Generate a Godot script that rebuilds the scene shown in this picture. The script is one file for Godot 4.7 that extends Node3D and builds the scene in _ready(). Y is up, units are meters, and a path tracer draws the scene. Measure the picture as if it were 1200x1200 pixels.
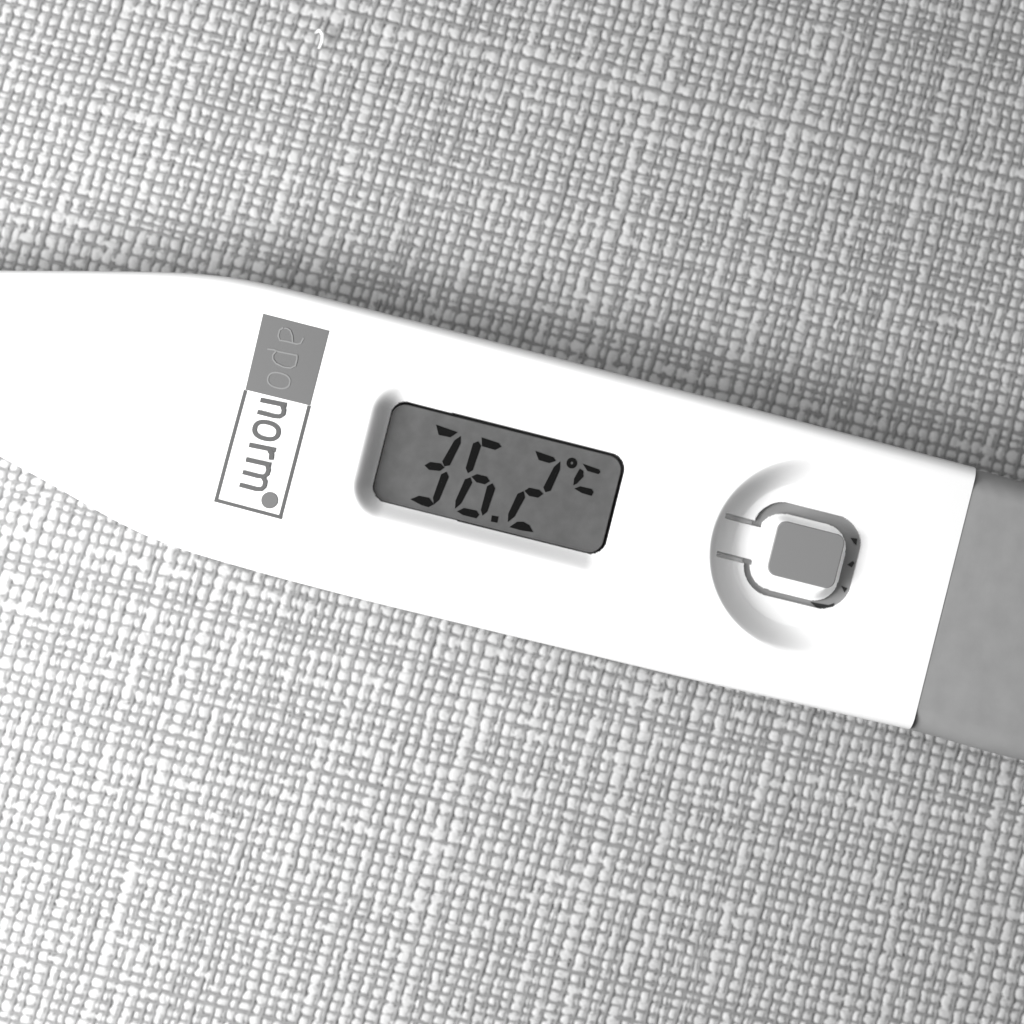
extends Node3D
# A clinical thermometer lying on coarse woven cloth. Lengths in the builders are in units of K metres (0.06 mm).
const K := 0.00006
const TURN := -0.24609            # the thermometer's long axis and the weft run 14.1 degrees off the x axis
const H := 92.0                  # height of the housing's flat top above the cloth
const CELL := 1.4

var noise := FastNoiseLite.new()
var M := {}

func _ready():
	# camera
	var cam := Camera3D.new()
	cam.name = "camera"
	cam.fov = 30.0
	cam.near = 0.005
	cam.far = 10.0
	add_child(cam)
	cam.position = Vector3(0, H * K + 0.036 / tan(deg_to_rad(15.0)), 0)
	cam.rotation = Vector3(-PI / 2, 0, 0)
	var optics := CameraAttributesPhysical.new()
	optics.frustum_focal_length = 12.0 / tan(deg_to_rad(15.0))
	optics.frustum_focus_distance = 0.036 / tan(deg_to_rad(15.0)) + 0.0003
	optics.frustum_near = 0.005
	optics.frustum_far = 10.0
	optics.exposure_aperture = 8.0
	cam.attributes = optics
	cam.current = true
	# surroundings: an unlit room, lit by an added broad overhead fill and a small low lamp on the left
	var we := WorldEnvironment.new()
	var env := Environment.new()
	env.background_mode = Environment.BG_COLOR
	env.background_color = Color(0, 0, 0)
	env.ambient_light_source = Environment.AMBIENT_SOURCE_DISABLED
	env.tonemap_mode = Environment.TONE_MAPPER_LINEAR
	env.tonemap_exposure = 1.0
	env.sdfgi_enabled = true
	env.ssao_enabled = true
	env.ssil_enabled = true
	we.environment = env
	add_child(we)
	var overhead_fill := AreaLight3D.new()  # unseen fill source, added to lift the shaded tones
	overhead_fill.name = "added_fill_light"
	overhead_fill.area_size = Vector2(1.6, 1.6)
	overhead_fill.light_energy = 2.9
	overhead_fill.area_range = 6.0
	overhead_fill.shadow_enabled = true
	add_child(overhead_fill)
	overhead_fill.look_at_from_position(Vector3(-0.98, 1.3, -0.65), Vector3(-0.98, 0.0, -0.65), Vector3.FORWARD)
	var lamp := AreaLight3D.new()
	lamp.name = "desk_lamp_light"
	lamp.area_size = Vector2(0.085, 0.06)
	lamp.light_energy = 0.044
	lamp.area_range = 2.0
	lamp.shadow_enabled = true
	add_child(lamp)
	lamp.look_at_from_position(Vector3(-0.112, 0.076, 0.024), Vector3(0.02, 0.0, 0.0), Vector3.UP)

	noise.seed = 7
	noise.noise_type = FastNoiseLite.TYPE_SIMPLEX
	noise.frequency = 1.0
	noise.fractal_type = FastNoiseLite.FRACTAL_NONE
	M.white = mat(0.83, 0.38)
	M.cover = mat(0.295, 0.5)
	M.pad = mat(0.2, 0.55)
	M.lcd = mat(0.116, 0.45)
	mottle(M.lcd, 0.9, 26.0)
	mottle(M.cover, 0.95, 40.0)
	M.ink_lcd = mat(0.007, 0.4)
	M.black = mat(0.02, 0.6)
	M.well = mat(0.08, 0.6)
	M.grey_part = mat(0.22, 0.6)
	M.print_grey = mat(0.127, 0.5)
	M.print_pale = mat(0.2, 0.5)
	M.print_dark = mat(0.085, 0.5)
	M.cloth = mat(0.445, 0.9)
	M.furrow_shade = mat(0.198, 0.9)  # darker tone painted for the shade between pale threads
	M.lint = mat(0.85, 0.9)
	M.table = mat(0.27, 0.8)
	M.glass = mat(0.02, 0.08)
	M.glass.metallic_specular = 0.08
	M.lcd.metallic_specular = 0.15
	M.ink_lcd.metallic_specular = 0.1
	M.glass.albedo_color.a = 0.05
	M.glass.transparency = BaseMaterial3D.TRANSPARENCY_ALPHA

	table()
	cloth()
	thermometer()
	lint()

# ---------- helpers ----------
func mat(v: float, rough: float) -> StandardMaterial3D:
	var m := StandardMaterial3D.new()
	m.albedo_color = Color(v, v, v).linear_to_srgb()
	m.roughness = rough
	m.metallic_specular = 0.4
	m.cull_mode = BaseMaterial3D.CULL_DISABLED
	return m

# a faint uneven tone over the surface, with patches of about the given size
func mottle(m: StandardMaterial3D, low: float, size: float):
	var n := FastNoiseLite.new()
	n.seed = int(size)
	n.frequency = 0.03
	n.fractal_octaves = 4
	var t := NoiseTexture2D.new()
	t.width = 256
	t.height = 256
	t.seamless = true
	t.noise = n
	var g := Gradient.new()
	g.set_color(0, Color(low, low, low))
	g.set_color(1, Color(1, 1, 1))
	t.color_ramp = g
	m.albedo_texture = t
	m.uv1_triplanar = true
	m.uv1_scale = Vector3.ONE / (size * 8.0 * K)

func put(called: String, mesh: Mesh, m: Material, parent: Node) -> MeshInstance3D:
	var o := MeshInstance3D.new()
	o.name = called
	o.mesh = mesh
	o.material_override = m
	parent.add_child(o, true)
	return o

func holder(called: String, parent: Node) -> Node3D:
	var o := Node3D.new()
	o.name = called
	parent.add_child(o, true)
	return o

# a grid of nu by nv points (nu runs fastest) as one smooth sheet whose outside is dv x du
func sheet(p: PackedVector3Array, nu: int, nv: int) -> ArrayMesh:
	var n := PackedVector3Array()
	n.resize(p.size())
	var ix := PackedInt32Array()
	ix.resize((nu - 1) * (nv - 1) * 6)
	var q := 0
	for j in nv:
		var ja := maxi(j - 1, 0) * nu
		var jb := mini(j + 1, nv - 1) * nu
		for i in nu:
			var c := j * nu + i
			var du: Vector3 = p[j * nu + mini(i + 1, nu - 1)] - p[j * nu + maxi(i - 1, 0)]
			var dv: Vector3 = p[jb + i] - p[ja + i]
			n[c] = (dv * 10000.0).cross(du * 10000.0).normalized()
			if i < nu - 1 and j < nv - 1:
				ix[q] = c
				ix[q + 1] = c + 1
				ix[q + 2] = c + nu + 1
				ix[q + 3] = c
				ix[q + 4] = c + nu + 1
				ix[q + 5] = c + nu
				q += 6
	var a := []
	a.resize(Mesh.ARRAY_MAX)
	a[Mesh.ARRAY_VERTEX] = p
	a[Mesh.ARRAY_NORMAL] = n
	a[Mesh.ARRAY_INDEX] = ix
	var m := ArrayMesh.new()
	m.add_surface_from_arrays(Mesh.PRIMITIVE_TRIANGLES, a)
	return m

func area(poly: PackedVector2Array) -> float:
	var s := 0.0
	for i in poly.size():
		s += poly[i].cross(poly[(i + 1) % poly.size()])
	return s

# a flat plate with the outline poly, its top at height y, thick deep, its top edge rounded off by soft
func plate(poly: PackedVector2Array, y: float, thick: float, soft := 0.0) -> ArrayMesh:
	var st := SurfaceTool.new()
	st.begin(Mesh.PRIMITIVE_TRIANGLES)
	st.set_smooth_group(-1)
	if area(poly) < 0.0:
		poly.reverse()
	var inner := poly
	if soft > 0.0:
		inner = PackedVector2Array()
		var n := poly.size()
		for i in n:
			var d1 := (poly[i] - poly[(i + n - 1) % n]).normalized()
			var d2 := (poly[(i + 1) % n] - poly[i]).normalized()
			var m := (Vector2(-d1.y, d1.x) + Vector2(-d2.y, d2.x)).normalized()
			inner.append(poly[i] + m * soft)
	var tri := Geometry2D.triangulate_polygon(inner)
	for t in range(0, tri.size(), 3):
		var a: Vector2 = inner[tri[t]]
		var b: Vector2 = inner[tri[t + 1]]
		var c: Vector2 = inner[tri[t + 2]]
		if (b - a).cross(c - a) < 0.0:
			var w := b
			b = c
			c = w
		for v in [a, b, c]:
			st.add_vertex(Vector3(v.x, y, v.y) * K)
	for i in poly.size():
		var k := (i + 1) % poly.size()
		var ring := [[inner[i], inner[k], y], [poly[i], poly[k], y - soft], [poly[i], poly[k], y - thick]]
		for r in 2:
			if r == 0 and soft == 0.0:
				continue
			var a1 := Vector3(ring[r][0].x, ring[r][2], ring[r][0].y) * K
			var b1 := Vector3(ring[r][1].x, ring[r][2], ring[r][1].y) * K
			var a2 := Vector3(ring[r + 1][0].x, ring[r + 1][2], ring[r + 1][0].y) * K
			var b2 := Vector3(ring[r + 1][1].x, ring[r + 1][2], ring[r + 1][1].y) * K
			for v in [a1, a2, b2, a1, b2, b1]:
				st.add_vertex(v)
	st.generate_normals()
	return st.commit()

# outline of a pen stroke of the given width along path
func stroke(path: Array, width: float, closed := false) -> PackedVector2Array:
	var src := PackedVector2Array()
	for p in path:
		src.append(p)
	var n := src.size()
	var l := PackedVector2Array()
	var r := PackedVector2Array()
	for i in n:
		var before: Vector2 = src[(i + n - 1) % n] if closed or i > 0 else src[i]
		var after: Vector2 = src[(i + 1) % n] if closed or i < n - 1 else src[i]
		var d := (after - before).normalized()
		var s := Vector2(-d.y, d.x) * width * 0.5
		l.append(src[i] + s)
		r.append(src[i] - s)
	if closed:
		l.append(l[0])
		r.append(r[0])
	r.reverse()
	l.append_array(r)
	return l

# a thin ribbon mesh for a closed or open stroke
func ribbon(path: Array, width: float, y: float, closed := false, thick := 0.5) -> ArrayMesh:
	var o := stroke(path, width, closed)
	var half := o.size() / 2
	var st := SurfaceTool.new()
	st.begin(Mesh.PRIMITIVE_TRIANGLES)
	st.set_smooth_group(-1)
	for i in half - 1:
		var a: Vector2 = o[i]
		var b: Vector2 = o[i + 1]
		var c: Vector2 = o[2 * half - 2 - i]
		var d: Vector2 = o[2 * half - 1 - i]
		for v in [d, c, b, d, b, a]:
			st.add_vertex(Vector3(v.x, y, v.y) * K)
		for e in [[a, b], [c, d]]:
			var p1 := Vector3(e[0].x, y, e[0].y) * K
			var p2 := Vector3(e[1].x, y, e[1].y) * K
			var dn := Vector3(0, -thick * K, 0)
			for v in [p1, p2, p2 + dn, p1, p2 + dn, p1 + dn]:
				st.add_vertex(v)
	st.generate_normals()
	return st.commit()

func round_rect(u0: float, u1: float, v0: float, v1: float, r: float, steps := 8) -> PackedVector2Array:
	var p := PackedVector2Array()
	var c := [Vector2(u1 - r, v0 + r), Vector2(u1 - r, v1 - r), Vector2(u0 + r, v1 - r), Vector2(u0 + r, v0 + r)]
	for k in 4:
		for s in steps + 1:
			var a := -PI / 2 + k * PI / 2 + s * PI / 2 / steps
			p.append(c[k] + Vector2(cos(a), sin(a)) * r)
	return p

func ellipse(c: Vector2, a: float, b: float, n := 24, power := 1.0) -> Array:
	var p := []
	for i in n:
		var t := TAU * i / n
		p.append(c + Vector2(a * signf(cos(t)) * pow(absf(cos(t)), power), b * signf(sin(t)) * pow(absf(sin(t)), power)))
	return p

func box_sdf(u: float, v: float, u0: float, u1: float, v0: float, v1: float, r: float) -> float:
	var qx := absf(u - (u0 + u1) * 0.5) - (u1 - u0) * 0.5 + r
	var qy := absf(v - (v0 + v1) * 0.5) - (v1 - v0) * 0.5 + r
	return Vector2(maxf(qx, 0.0), maxf(qy, 0.0)).length() + minf(maxf(qx, qy), 0.0) - r

# ---------- the cloth ----------
func table():
	var b := BoxMesh.new()
	b.size = Vector3(0.5, 0.02, 0.5)
	var t := put("table_top", b, M.table, self)
	t.position = Vector3(0, -0.01 - 12.5 * K, 0)
	t.set_meta("kind", "structure")
	t.set_meta("label", "flat table top under the woven cloth")

func yarn_set(rng: RandomNumberGenerator) -> Array:
	var out := []
	var x := -830.0
	while x < 830.0:
		var k := rng.randf()
		var w := rng.randfn(12.9, 1.3)
		if k < 0.13:
			w = rng.randfn(8.6, 0.8)
		elif k > 0.84:
			w = rng.randfn(16.0, 1.2)
		w = clampf(w, 5.5, 18.0)
		out.append(Vector2(x + w * 0.5, w))
		x += w + 1.0
	return out

func cloth():
	var rng := RandomNumberGenerator.new()
	rng.seed = 20
	var root := holder("woven_cloth", self)
	root.position = Vector3(0, 0, -0.0033)
	root.rotation.y = TURN
	root.set_meta("kind", "structure")
	root.set_meta("label", "coarse pale plain-weave cloth under the thermometer")
	var warp := yarn_set(rng)
	var weft := yarn_set(rng)
	for i in warp.size():
		put("warp_thread", yarn(warp[i], weft, i, true), M.cloth, root)
	for j in weft.size():
		put("weft_thread", yarn(weft[j], warp, j, false), M.cloth, root)
	# thin added threads, their grey stands in for shade in the furrows
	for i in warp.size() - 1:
		put("furrow_shade_thread", furrow_shade(warp, i, true), M.furrow_shade, root)
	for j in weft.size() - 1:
		put("furrow_shade_thread", furrow_shade(weft, j, false), M.furrow_shade, root)

func lean(x: float) -> float:
	return -0.035 + 0.045 * x / 800.0

# where the middle of a thread runs, at the distance t along it
func middle(own: Vector2, index: int, t: float, is_warp: bool) -> float:
	var tag := index * 31.7 + (500.0 if is_warp else 0.0)
	var x := own.x + noise.get_noise_2d(t * 0.008, tag + 9.0) * 1.5 + noise.get_noise_2d(t * 0.045, tag + 5.0) * 0.5
	return x + lean(own.x) * t if is_warp else x

func yarn(own: Vector2, across: Array, index: int, is_warp: bool) -> ArrayMesh:
	const STEP := 2.4
	const SIDES := 9
	var n := int(1640.0 / STEP)
	var p := PackedVector3Array()
	p.resize(n * SIDES)
	var cs := PackedFloat32Array()
	var sn := PackedFloat32Array()
	for s in SIDES:
		var a := lerpf(-1.75, 1.75, s / float(SIDES - 1))
		sn.append(signf(sin(a)) * pow(absf(sin(a)), 0.8))
		cs.append(signf(cos(a)) * pow(absf(cos(a)), 0.75))
	# the crossings: where the other threads pass this one
	var mid := PackedFloat32Array()
	var rims := PackedFloat32Array()
	for c in across.size():
		mid.append(middle(across[c], c, own.x, not is_warp))
		if c > 0:
			rims.append((mid[c - 1] + across[c - 1].y * 0.5 + mid[c] - across[c].y * 0.5) * 0.5)
	var j := 0
	var tag := index * 31.7 + (500.0 if is_warp else 0.0)
	for k in n:
		var t := -820.0 + k * STEP
		while j < mid.size() - 2 and mid[j + 1] < t:
			j += 1
		var off := t - rims[j]
		var span := rims[j] - mid[j] if off < 0.0 else mid[j + 1] - rims[j]
		var over := 1.0 if (index + j + (0 if is_warp else 1)) % 2 == 0 else -1.0
		var wave := over * (1.0 - 2.0 * smoothstep(-2.8, 2.8, off))
		var dome := clampf(absf(off) / span, 0.0, 1.0)
		dome = 1.0 - (1.0 - dome) * (1.0 - dome)
		var lump := noise.get_noise_2d(t * 0.03, tag)
		var a := (own.y * 0.5 - 2.0) * (1.0 + 0.1 * lump)
		var b := 1.7 + own.y * 0.06
		var y := wave * 0.55 + (dome - 1.0) * 1.3 * (0.5 + 0.5 * signf(wave)) - 7.2 + noise.get_noise_2d(t * 0.035, tag + 70.0) * 0.3
		var x := middle(own, index, t, is_warp)
		for s in SIDES:
			var fuzz := 1.0 + 0.14 * noise.get_noise_3d(t * 0.16 + s * 0.7, s * 0.45, tag) + 0.14 * noise.get_noise_3d(t * 0.4, s * 1.1, tag)
			var sx := x + sn[s] * a * fuzz
			var sy := y + cs[s] * b * fuzz
			if is_warp:
				p[k * SIDES + s] = Vector3(sx, sy, t) * K
			else:
				p[s * n + k] = Vector3(t, sy, sx) * K
	return sheet(p, SIDES, n) if is_warp else sheet(p, n, SIDES)

func furrow_shade(own: Array, index: int, is_warp: bool) -> ArrayMesh:  # added thread along a furrow, coloured as its shade
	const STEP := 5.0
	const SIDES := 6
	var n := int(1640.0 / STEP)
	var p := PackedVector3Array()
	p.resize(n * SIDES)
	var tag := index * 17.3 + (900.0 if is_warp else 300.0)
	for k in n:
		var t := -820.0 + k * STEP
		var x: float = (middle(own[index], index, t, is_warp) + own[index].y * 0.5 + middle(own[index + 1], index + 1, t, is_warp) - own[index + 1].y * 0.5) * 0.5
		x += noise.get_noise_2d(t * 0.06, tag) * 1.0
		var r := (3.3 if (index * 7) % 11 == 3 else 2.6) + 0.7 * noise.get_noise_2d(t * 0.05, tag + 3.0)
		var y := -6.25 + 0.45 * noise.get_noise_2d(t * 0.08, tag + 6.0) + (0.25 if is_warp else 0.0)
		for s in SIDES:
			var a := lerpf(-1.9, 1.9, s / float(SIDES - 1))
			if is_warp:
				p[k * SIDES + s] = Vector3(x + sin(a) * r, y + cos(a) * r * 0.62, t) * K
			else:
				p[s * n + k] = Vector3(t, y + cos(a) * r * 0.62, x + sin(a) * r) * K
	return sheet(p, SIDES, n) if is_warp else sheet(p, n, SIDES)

func lint():
	var c := Curve3D.new()
	c.bake_interval = 0.6
	for q in [Vector3(-7, -1.0, -8), Vector3(-2, 1.5, -11), Vector3(2.5, 3, -5), Vector3(2, 3, 3), Vector3(-1, 2, 9), Vector3(-3, -1.0, 11)]:
		c.add_point(q, Vector3.ZERO, Vector3.ZERO)
	var pts := c.get_baked_points()
	var n := pts.size()
	var p := PackedVector3Array()
	for i in n:
		var d := (pts[mini(i + 2, n - 1)] - pts[maxi(i - 2, 0)]).normalized()
		var side := d.cross(Vector3.UP).normalized()
		var up := side.cross(d)
		var r := 2.1 * (0.45 + 0.55 * sin(PI * i / (n - 1.0)))
		for s in 9:
			var a := -TAU * s / 8.0
			p.append((pts[i] + (side * cos(a) + up * sin(a)) * r) * K)
	var o := put("lint_fibre", sheet(p, 9, n), M.lint, self)
	o.position = Vector3(-222.0 * K * 1.048, 1.5 * K, -550.0 * K * 1.048)
	o.set_meta("label", "tiny white curled lint fibre lying on the cloth above the thermometer")
	o.set_meta("category", "lint")

# ---------- the thermometer ----------
const TOP_EDGE := [Vector2(-900, -22), Vector2(-760, -48), Vector2(-638, -77), Vector2(-541, -101), Vector2(-443, -124), Vector2(-400, -132), Vector2(-360, -136.5), Vector2(-303, -138.2), Vector2(-138, -137.6), Vector2(276, -134.2), Vector2(530, -131), Vector2(760, -128)]
const BOTTOM_EDGE := [Vector2(-900, 60), Vector2(-760, 92), Vector2(-640, 123), Vector2(-584, 138.4), Vector2(-529, 152), Vector2(-456, 173), Vector2(-420, 182), Vector2(-386, 188), Vector2(-330, 193), Vector2(-230, 196), Vector2(-120, 197), Vector2(255, 193.7), Vector2(537, 188), Vector2(760, 184)]

func edge(e: Array, u: float) -> float:
	for i in e.size() - 1:
		if u <= e[i + 1].x:
			var p0: float = e[maxi(i - 1, 0)].y
			var p3: float = e[mini(i + 2, e.size() - 1)].y
			var f: float = (u - e[i].x) / (e[i + 1].x - e[i].x)
			return lerpf(e[i].y, e[i + 1].y, f) * 0.999 + 0.001 * lerpf(p0, p3, f)
	return e[-1].y

func smooth_edge(e: Array, u: float) -> float:
	return (edge(e, u - 24.0) + edge(e, u - 12.0) + edge(e, u) + edge(e, u + 12.0) + edge(e, u + 24.0)) / 5.0

func drop(d: float, r: float) -> float:
	if d >= r:
		return 0.0
	var q := r - maxf(d, 0.0)
	return r - sqrt(maxf(r * r - q * q, 0.0))

func pad_sdf(u: float, v: float) -> float:
	return minf(box_sdf(u, v, 302, 409, -24, 69, 29), box_sdf(u, v, 240, 312, -1, 39.5, 1))

func slot_sdf(u: float, v: float) -> float:
	var ring := maxf(box_sdf(u, v, 295.5, 425, -37, 75.5, 35), -pad_sdf(u, v))
	return minf(ring, minf(box_sdf(u, v, 258, 304, -7, -1, 1), box_sdf(u, v, 259, 304, 39.5, 45, 1)))

const SLOT_DEEP := 46.0
func relief(u: float, v: float) -> float:
	var y := 0.0
	if u > -210.0 and u < 160.0:
		var d := box_sdf(u, v, -153.5, 130.5, -43, 78.5, 19)
		if d <= 0.0:
			y -= 50.0
		else:
			var w := 24.0
			if d < w:
				var f := 1.0 - d / w
				y -= 21.0 * f * f * (2.0 - f)
	elif u > 235.0 and u < 490.0:
		var r := Vector2(u - 361.0, v - 19.0).length()
		if r < 114.0:
			var g := clampf((114.0 - r) / 29.0, 0.0, 1.0)
			var f := lerpf(g, smoothstep(0.0, 1.0, g), 0.55)
			y -= 28.0 * f
			var ps := pad_sdf(u, v)
			if slot_sdf(u, v) < 0.0:
				var slit := u < 304.0 and (absf(v + 4.0) < 3.2 or absf(v - 42.2) < 3.0) and box_sdf(u, v, 295.5, 425, -37, 75.5, 35) > 0.0
				y = y - 12.0 if slit else -SLOT_DEEP
			elif ps < 0.0 and u > 296.0:
				var hd := box_sdf(u, v, 302, 409, -24, 69, 29)
				y += 17.0 * smoothstep(0.0, 13.0, -hd)
	return y

func lines(a: float, b: float, step: float) -> Array:
	var n := int(ceil((b - a) / step))
	var o := []
	for i in n:
		o.append(a + (b - a) * i / n)
	return o

func thermometer():
	var root := holder("thermometer", self)
	root.position = Vector3(0, 0.4 * K, -0.0033)
	root.rotation.y = TURN
	root.set_meta("label", "white digital clinical thermometer reading 36.2 lying on the woven cloth")
	root.set_meta("category", "thermometer")
	housing(root)
	battery_cover(root)
	display(root)
	button(root)
	logo(root)

func housing(root: Node3D):
	var us := lines(-900, -190, 8.0) + lines(-190, -160, 1.6) + lines(-160, -148, 0.8) + lines(-148, 122, 1.6) + lines(122, 134, 0.8) + lines(134, 160, 1.6) + lines(160, 240, 6.0) + lines(240, 480, 0.9) + lines(480, 524, 5.0) + lines(524, 530, 1.0) + [530.0]
	var vs := lines(-136, -124, 1.2) + lines(-124, -90, 3.0) + lines(-90, -45, 1.1) + lines(-45, 82, 0.9) + lines(82, 130, 1.1) + lines(130, 170, 3.0) + lines(170, 193, 1.2) + [193.0]
	var nu := us.size()
	var wall := [Vector2(0, H - 32), Vector2(0.5, 50), Vector2(3, 38), Vector2(8, 26), Vector2(16, 14), Vector2(29, 5), Vector2(50, 0)]
	var nv := vs.size() + wall.size() * 2
	var p := PackedVector3Array()
	p.resize(nu * nv)
	for i in nu:
		var u: float = us[i]
		var t := smooth_edge(TOP_EDGE, u)
		var b := smooth_edge(BOTTOM_EDGE, u)
		var tilt := 1.0 if u > -330.0 else 0.96
		for k in wall.size():
			var w: Vector2 = wall[wall.size() - 1 - k]
			p[k * nu + i] = Vector3(u, w.y, t + w.x) * K
			w = wall[k]
			p[(wall.size() + vs.size() + k) * nu + i] = Vector3(u, w.y, b - w.x) * K
		for j in vs.size():
			var v: float = lerpf(t, b, (vs[j] + 136.0) / 329.0)
			var y := H - drop(minf(v - t, b - v) * tilt, 18.0) + relief(u, v)
			p[(wall.size() + j) * nu + i] = Vector3(u, y, v) * K
	put("housing", sheet(p, nu, nv), M.white, root)

func battery_cover(root: Node3D):
	var us := [530.15, 530.6, 531.2, 533.0] + lines(536, 760, 6.0) + [760.0]
	var prof := []
	for k in 13:
		var a := PI / 2 * k / 12.0
		prof.append(Vector2(30.0 - 30.0 * sin(a), 30.0 * cos(a) - 30.0))
	var nu := us.size()
	var p := PackedVector3Array()
	var hh := H - 0.6
	var rows := []
	for w in [Vector2(50, 0), Vector2(29, 5), Vector2(16, 14), Vector2(8, 26), Vector2(3, 38), Vector2(0.5, 50)]:
		rows.append([w.x, w.y, 0])
	for k in range(12, -1, -1):
		rows.append([prof[k].x, hh + prof[k].y, 0])
	for s in range(1, 8):
		rows.append([s / 8.0, hh, 2])
	for k in 13:
		rows.append([prof[k].x, hh + prof[k].y, 1])
	for w in [Vector2(0.5, 50), Vector2(3, 38), Vector2(8, 26), Vector2(16, 14), Vector2(29, 5), Vector2(50, 0)]:
		rows.append([w.x, w.y, 1])
	for r in rows:
		for u in us:
			var t := smooth_edge(TOP_EDGE, u) + 1.0
			var b := smooth_edge(BOTTOM_EDGE, u) + 1.0 + 5.0 * smoothstep(530.0, 660.0, u)
			var v: float = t + r[0]
			if r[2] == 1:
				v = b - r[0]
			elif r[2] == 2:
				v = lerpf(t + 30.0, b - 30.0, r[0])
			var y: float = r[1]
			if y > 54.0:
				y -= 0.12 * noise.get_noise_2d(u * 0.05, v * 0.05)
			p.append(Vector3(u, y, v) * K)
	put("battery_cover", sheet(p, nu, rows.size()), M.cover, root)

func poly(a: Array) -> PackedVector2Array:
	var o := PackedVector2Array()
	for q in a:
		o.append(q)
	return o

# a bar of a seven-segment digit from a to b, half widths ha and hb, ends cut to points
func bar(a: Vector2, b: Vector2, ha: float, hb: float, cut_a := 2.0, cut_b := 2.0) -> PackedVector2Array:
	var d := (b - a).normalized()
	var s := Vector2(-d.y, d.x)
	ha += 0.5
	hb += 0.5
	return poly([a, a + d * cut_a + s * ha, b - d * cut_b + s * hb, b, b - d * cut_b - s * hb, a + d * cut_a - s * ha])

func display(root: Node3D):
	var y := H - 22.0
	put("display_well", plate(round_rect(-153, 130, -42.5, 78, 18), H - 42.0, 4.0), M.well, root)
	var d := put("display", plate(round_rect(-153.2, 126.6, -39.6, 78.2, 17), y, 8.0, 0.8), M.lcd, root)
	var g := y + 0.5
	var segs := [
		poly([Vector2(-99, -25), Vector2(-72, -22.5), Vector2(-79, -14.5), Vector2(-93, -14)]),
		bar(Vector2(-67.5, -19), Vector2(-77.5, 20.5), 3.6, 4.4, 8, 4),
		bar(Vector2(-100.5, 25), Vector2(-77, 22), 4.2, 4.0, 6, 5),
		bar(Vector2(-73.5, 26), Vector2(-78.5, 67), 4.2, 3.4, 5, 7),
		poly([Vector2(-107, 68), Vector2(-98, 61.5), Vector2(-86, 61), Vector2(-78.5, 67), Vector2(-84, 72), Vector2(-93, 71.5)]),
		poly([Vector2(-43, -23.5), Vector2(-22, -22), Vector2(-17.5, -18.5), Vector2(-24, -13), Vector2(-40, -13.5)]),
		bar(Vector2(-46, -18), Vector2(-48.5, 21.5), 4.4, 3.8, 4, 5),
		poly([Vector2(-43.5, 24.5), Vector2(-38, 20), Vector2(-26, 20), Vector2(-21, 24.5), Vector2(-26, 29.5), Vector2(-36, 29.5)]),
		bar(Vector2(-44.5, 25.5), Vector2(-53, 66), 4.2, 3.2, 5, 9),
		bar(Vector2(-17.5, 26), Vector2(-19.5, 66), 4.4, 3.4, 5, 6),
		poly([Vector2(-50, 68.5), Vector2(-43, 62.5), Vector2(-28, 62), Vector2(-23.5, 66), Vector2(-26, 71), Vector2(-42, 71)]),
		poly([Vector2(22.5, -23.5), Vector2(45, -21.5), Vector2(49, -18), Vector2(42, -13.5), Vector2(29, -14)]),
		bar(Vector2(54, -18.5), Vector2(46, 21), 3.4, 4.2, 9, 4),
		poly([Vector2(21.5, 25.5), Vector2(26, 20.5), Vector2(38, 20), Vector2(44, 23.5), Vector2(39, 29.5), Vector2(28, 30)]),
		bar(Vector2(20.5, 26), Vector2(11.5, 66), 4.4, 3.6, 6, 9),
		poly([Vector2(14.5, 71.5), Vector2(22, 63), Vector2(29, 61.2), Vector2(37, 63.5), Vector2(43.5, 70.5), Vector2(30, 71.8)]),
	]
	for s in segs:
		put("digit_segment", plate(s, g, 0.9), M.ink_lcd, d)
	put("decimal_point", plate(poly([Vector2(-8.8, 63), Vector2(-1, 62.6), Vector2(-0.6, 70), Vector2(-8.2, 70.4)]), g, 0.9), M.ink_lcd, d)
	put("degree_sign", ribbon(ellipse(Vector2(67.8, -20), 3.9, 4.1), 4.6, g, true), M.ink_lcd, d)
	for s in [poly([Vector2(80.5, -22.5), Vector2(101, -20.5), Vector2(103, -18), Vector2(101.5, -15), Vector2(88, -15.5)]),
			poly([Vector2(78.5, -16), Vector2(83, -14.5), Vector2(85, -8), Vector2(79.5, 2), Vector2(76, 5), Vector2(75, -3)]),
			poly([Vector2(78, 8.5), Vector2(84, 4.2), Vector2(98, 4), Vector2(101, 7), Vector2(100, 12), Vector2(88, 11.5)])]:
		put("celsius_segment", plate(s, g, 0.9), M.ink_lcd, d)
	put("display_window", plate(round_rect(-153, 130, -42.5, 78, 18), H - 19.3, 1.2), M.glass, root)

func button(root: Node3D):
	var b := put("button_switch", plate(round_rect(294, 427, -39, 77.5, 36), H - 32.5, 6.0), M.grey_part, root)
	put("button_pad", plate(round_rect(320.5, 402, -15, 50.5, 11), H - 4.8 - 4.0, 4.0, 1.2), M.pad, root)
	for s in [poly([Vector2(411, -15), Vector2(419, -16), Vector2(420, -8), Vector2(416, -10)]), poly([Vector2(420.5, 11), Vector2(415, 17), Vector2(421, 19), Vector2(423, 13)]), poly([Vector2(414, 43), Vector2(422, 44), Vector2(420, 50)]),
			poly([Vector2(383, 70.5), Vector2(392, 70), Vector2(405, 69), Vector2(411, 65), Vector2(412, 69), Vector2(402, 75), Vector2(392, 75.5)])]:
		put("opening_shade", plate(s, H - 31.9, 0.8), M.black, b)  # thin black plates, their colour stands in for shade inside gaps

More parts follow.
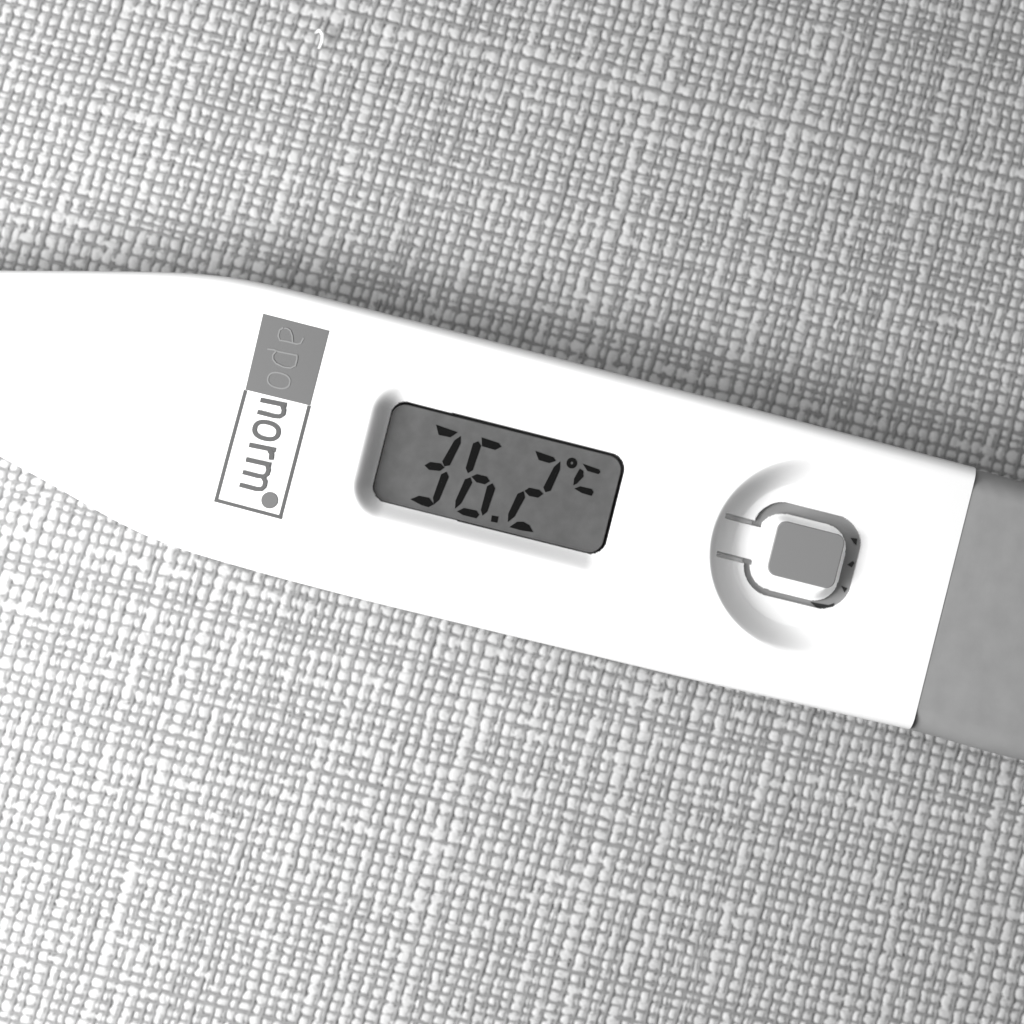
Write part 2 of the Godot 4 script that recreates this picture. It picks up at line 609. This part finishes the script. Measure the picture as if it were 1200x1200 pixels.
func logo(root: Node3D):
	var r := holder("logo", root)
	var y := H + 0.5
	put("logo_panel", plate(poly([Vector2(-326, -101), Vector2(-246, -100.5), Vector2(-246.5, -10), Vector2(-324.5, -9.5)]), y, 1.0), M.print_grey, r)
	put("logo_frame", ribbon([Vector2(-324.2, -9), Vector2(-325.5, 60), Vector2(-326.3, 123.5)], 4.0, y), M.print_dark, r)
	put("logo_frame", ribbon([Vector2(-328.3, 124.5), Vector2(-246.5, 125.5)], 4.0, y + 0.3), M.print_dark, r)
	put("logo_frame", ribbon([Vector2(-247.5, -9.5), Vector2(-248, 60), Vector2(-248.5, 123.4)], 4.0, y), M.print_dark, r)
	var z := y + 0.4
	# the letters read down the panel: along +v, their tops towards +u
	var a := [Vector2(-299, -91), Vector2(-302.5, -87), Vector2(-302.5, -80), Vector2(-299.5, -75.5), Vector2(-291, -76.2), Vector2(-279, -76), Vector2(-274.8, -78), Vector2(-273, -85)]
	var bowl := [Vector2(-284.2, -76.8), Vector2(-286.5, -84), Vector2(-290, -89.2), Vector2(-294, -91), Vector2(-298, -90.4)]
	var la := put("letter", ribbon(a, 1.8, z), M.print_pale, r)
	put("bowl", ribbon(bowl, 1.6, z + 0.2), M.print_pale, la)
	var lp := put("letter", ribbon([Vector2(-311, -62), Vector2(-303, -63), Vector2(-297, -62.2), Vector2(-275, -63.2)], 1.8, z), M.print_pale, r)
	put("bowl", ribbon([Vector2(-300.5, -62), Vector2(-303, -57), Vector2(-302, -52), Vector2(-297, -48), Vector2(-287, -46), Vector2(-279, -47), Vector2(-274.5, -51), Vector2(-274.5, -59), Vector2(-275.5, -63)], 1.8, z + 0.2), M.print_pale, lp)
	put("letter", ribbon(ellipse(Vector2(-289, -29.5), 13.2, 8.8, 28, 0.85), 1.8, z, true), M.print_pale, r)
	# n
	var ln := put("letter", ribbon([Vector2(-304.5, -2.2), Vector2(-273.5, -3.6)], 5.6, z), M.print_dark, r)
	put("arch", ribbon([Vector2(-278, -2), Vector2(-275, 3), Vector2(-275, 8), Vector2(-278, 11.2), Vector2(-284, 12.3), Vector2(-304.5, 12.2)], 5.2, z + 0.2), M.print_dark, ln)
	put("letter", ribbon(ellipse(Vector2(-289, 31), 14.2, 9.6, 28, 0.85), 5.2, z, true), M.print_dark, r)
	var lr := put("letter", ribbon([Vector2(-304.5, 52), Vector2(-273, 50.6)], 5.6, z), M.print_dark, r)
	put("arch", ribbon([Vector2(-280, 52.5), Vector2(-276.5, 56), Vector2(-275.5, 63)], 5.6, z + 0.2), M.print_dark, lr)
	var lm := put("letter", ribbon([Vector2(-304, 69.5), Vector2(-274, 68.7)], 5.6, z), M.print_dark, r)
	put("arch", ribbon([Vector2(-278, 70), Vector2(-275.5, 75), Vector2(-276, 80.5), Vector2(-279, 84), Vector2(-285, 85), Vector2(-304, 84.8)], 5.2, z + 0.2), M.print_dark, lm)
	put("arch", ribbon([Vector2(-280, 84.5), Vector2(-275.8, 89), Vector2(-275.5, 95), Vector2(-278, 99), Vector2(-284, 100.3), Vector2(-304, 100)], 5.2, z + 0.1), M.print_dark, lm)
	var dot := PackedVector2Array()
	for q in ellipse(Vector2(-265.6, 109.2), 9.6, 9.8, 28):
		dot.append(q)
	put("logo_dot", plate(dot, z, 1.0), M.print_grey, r)
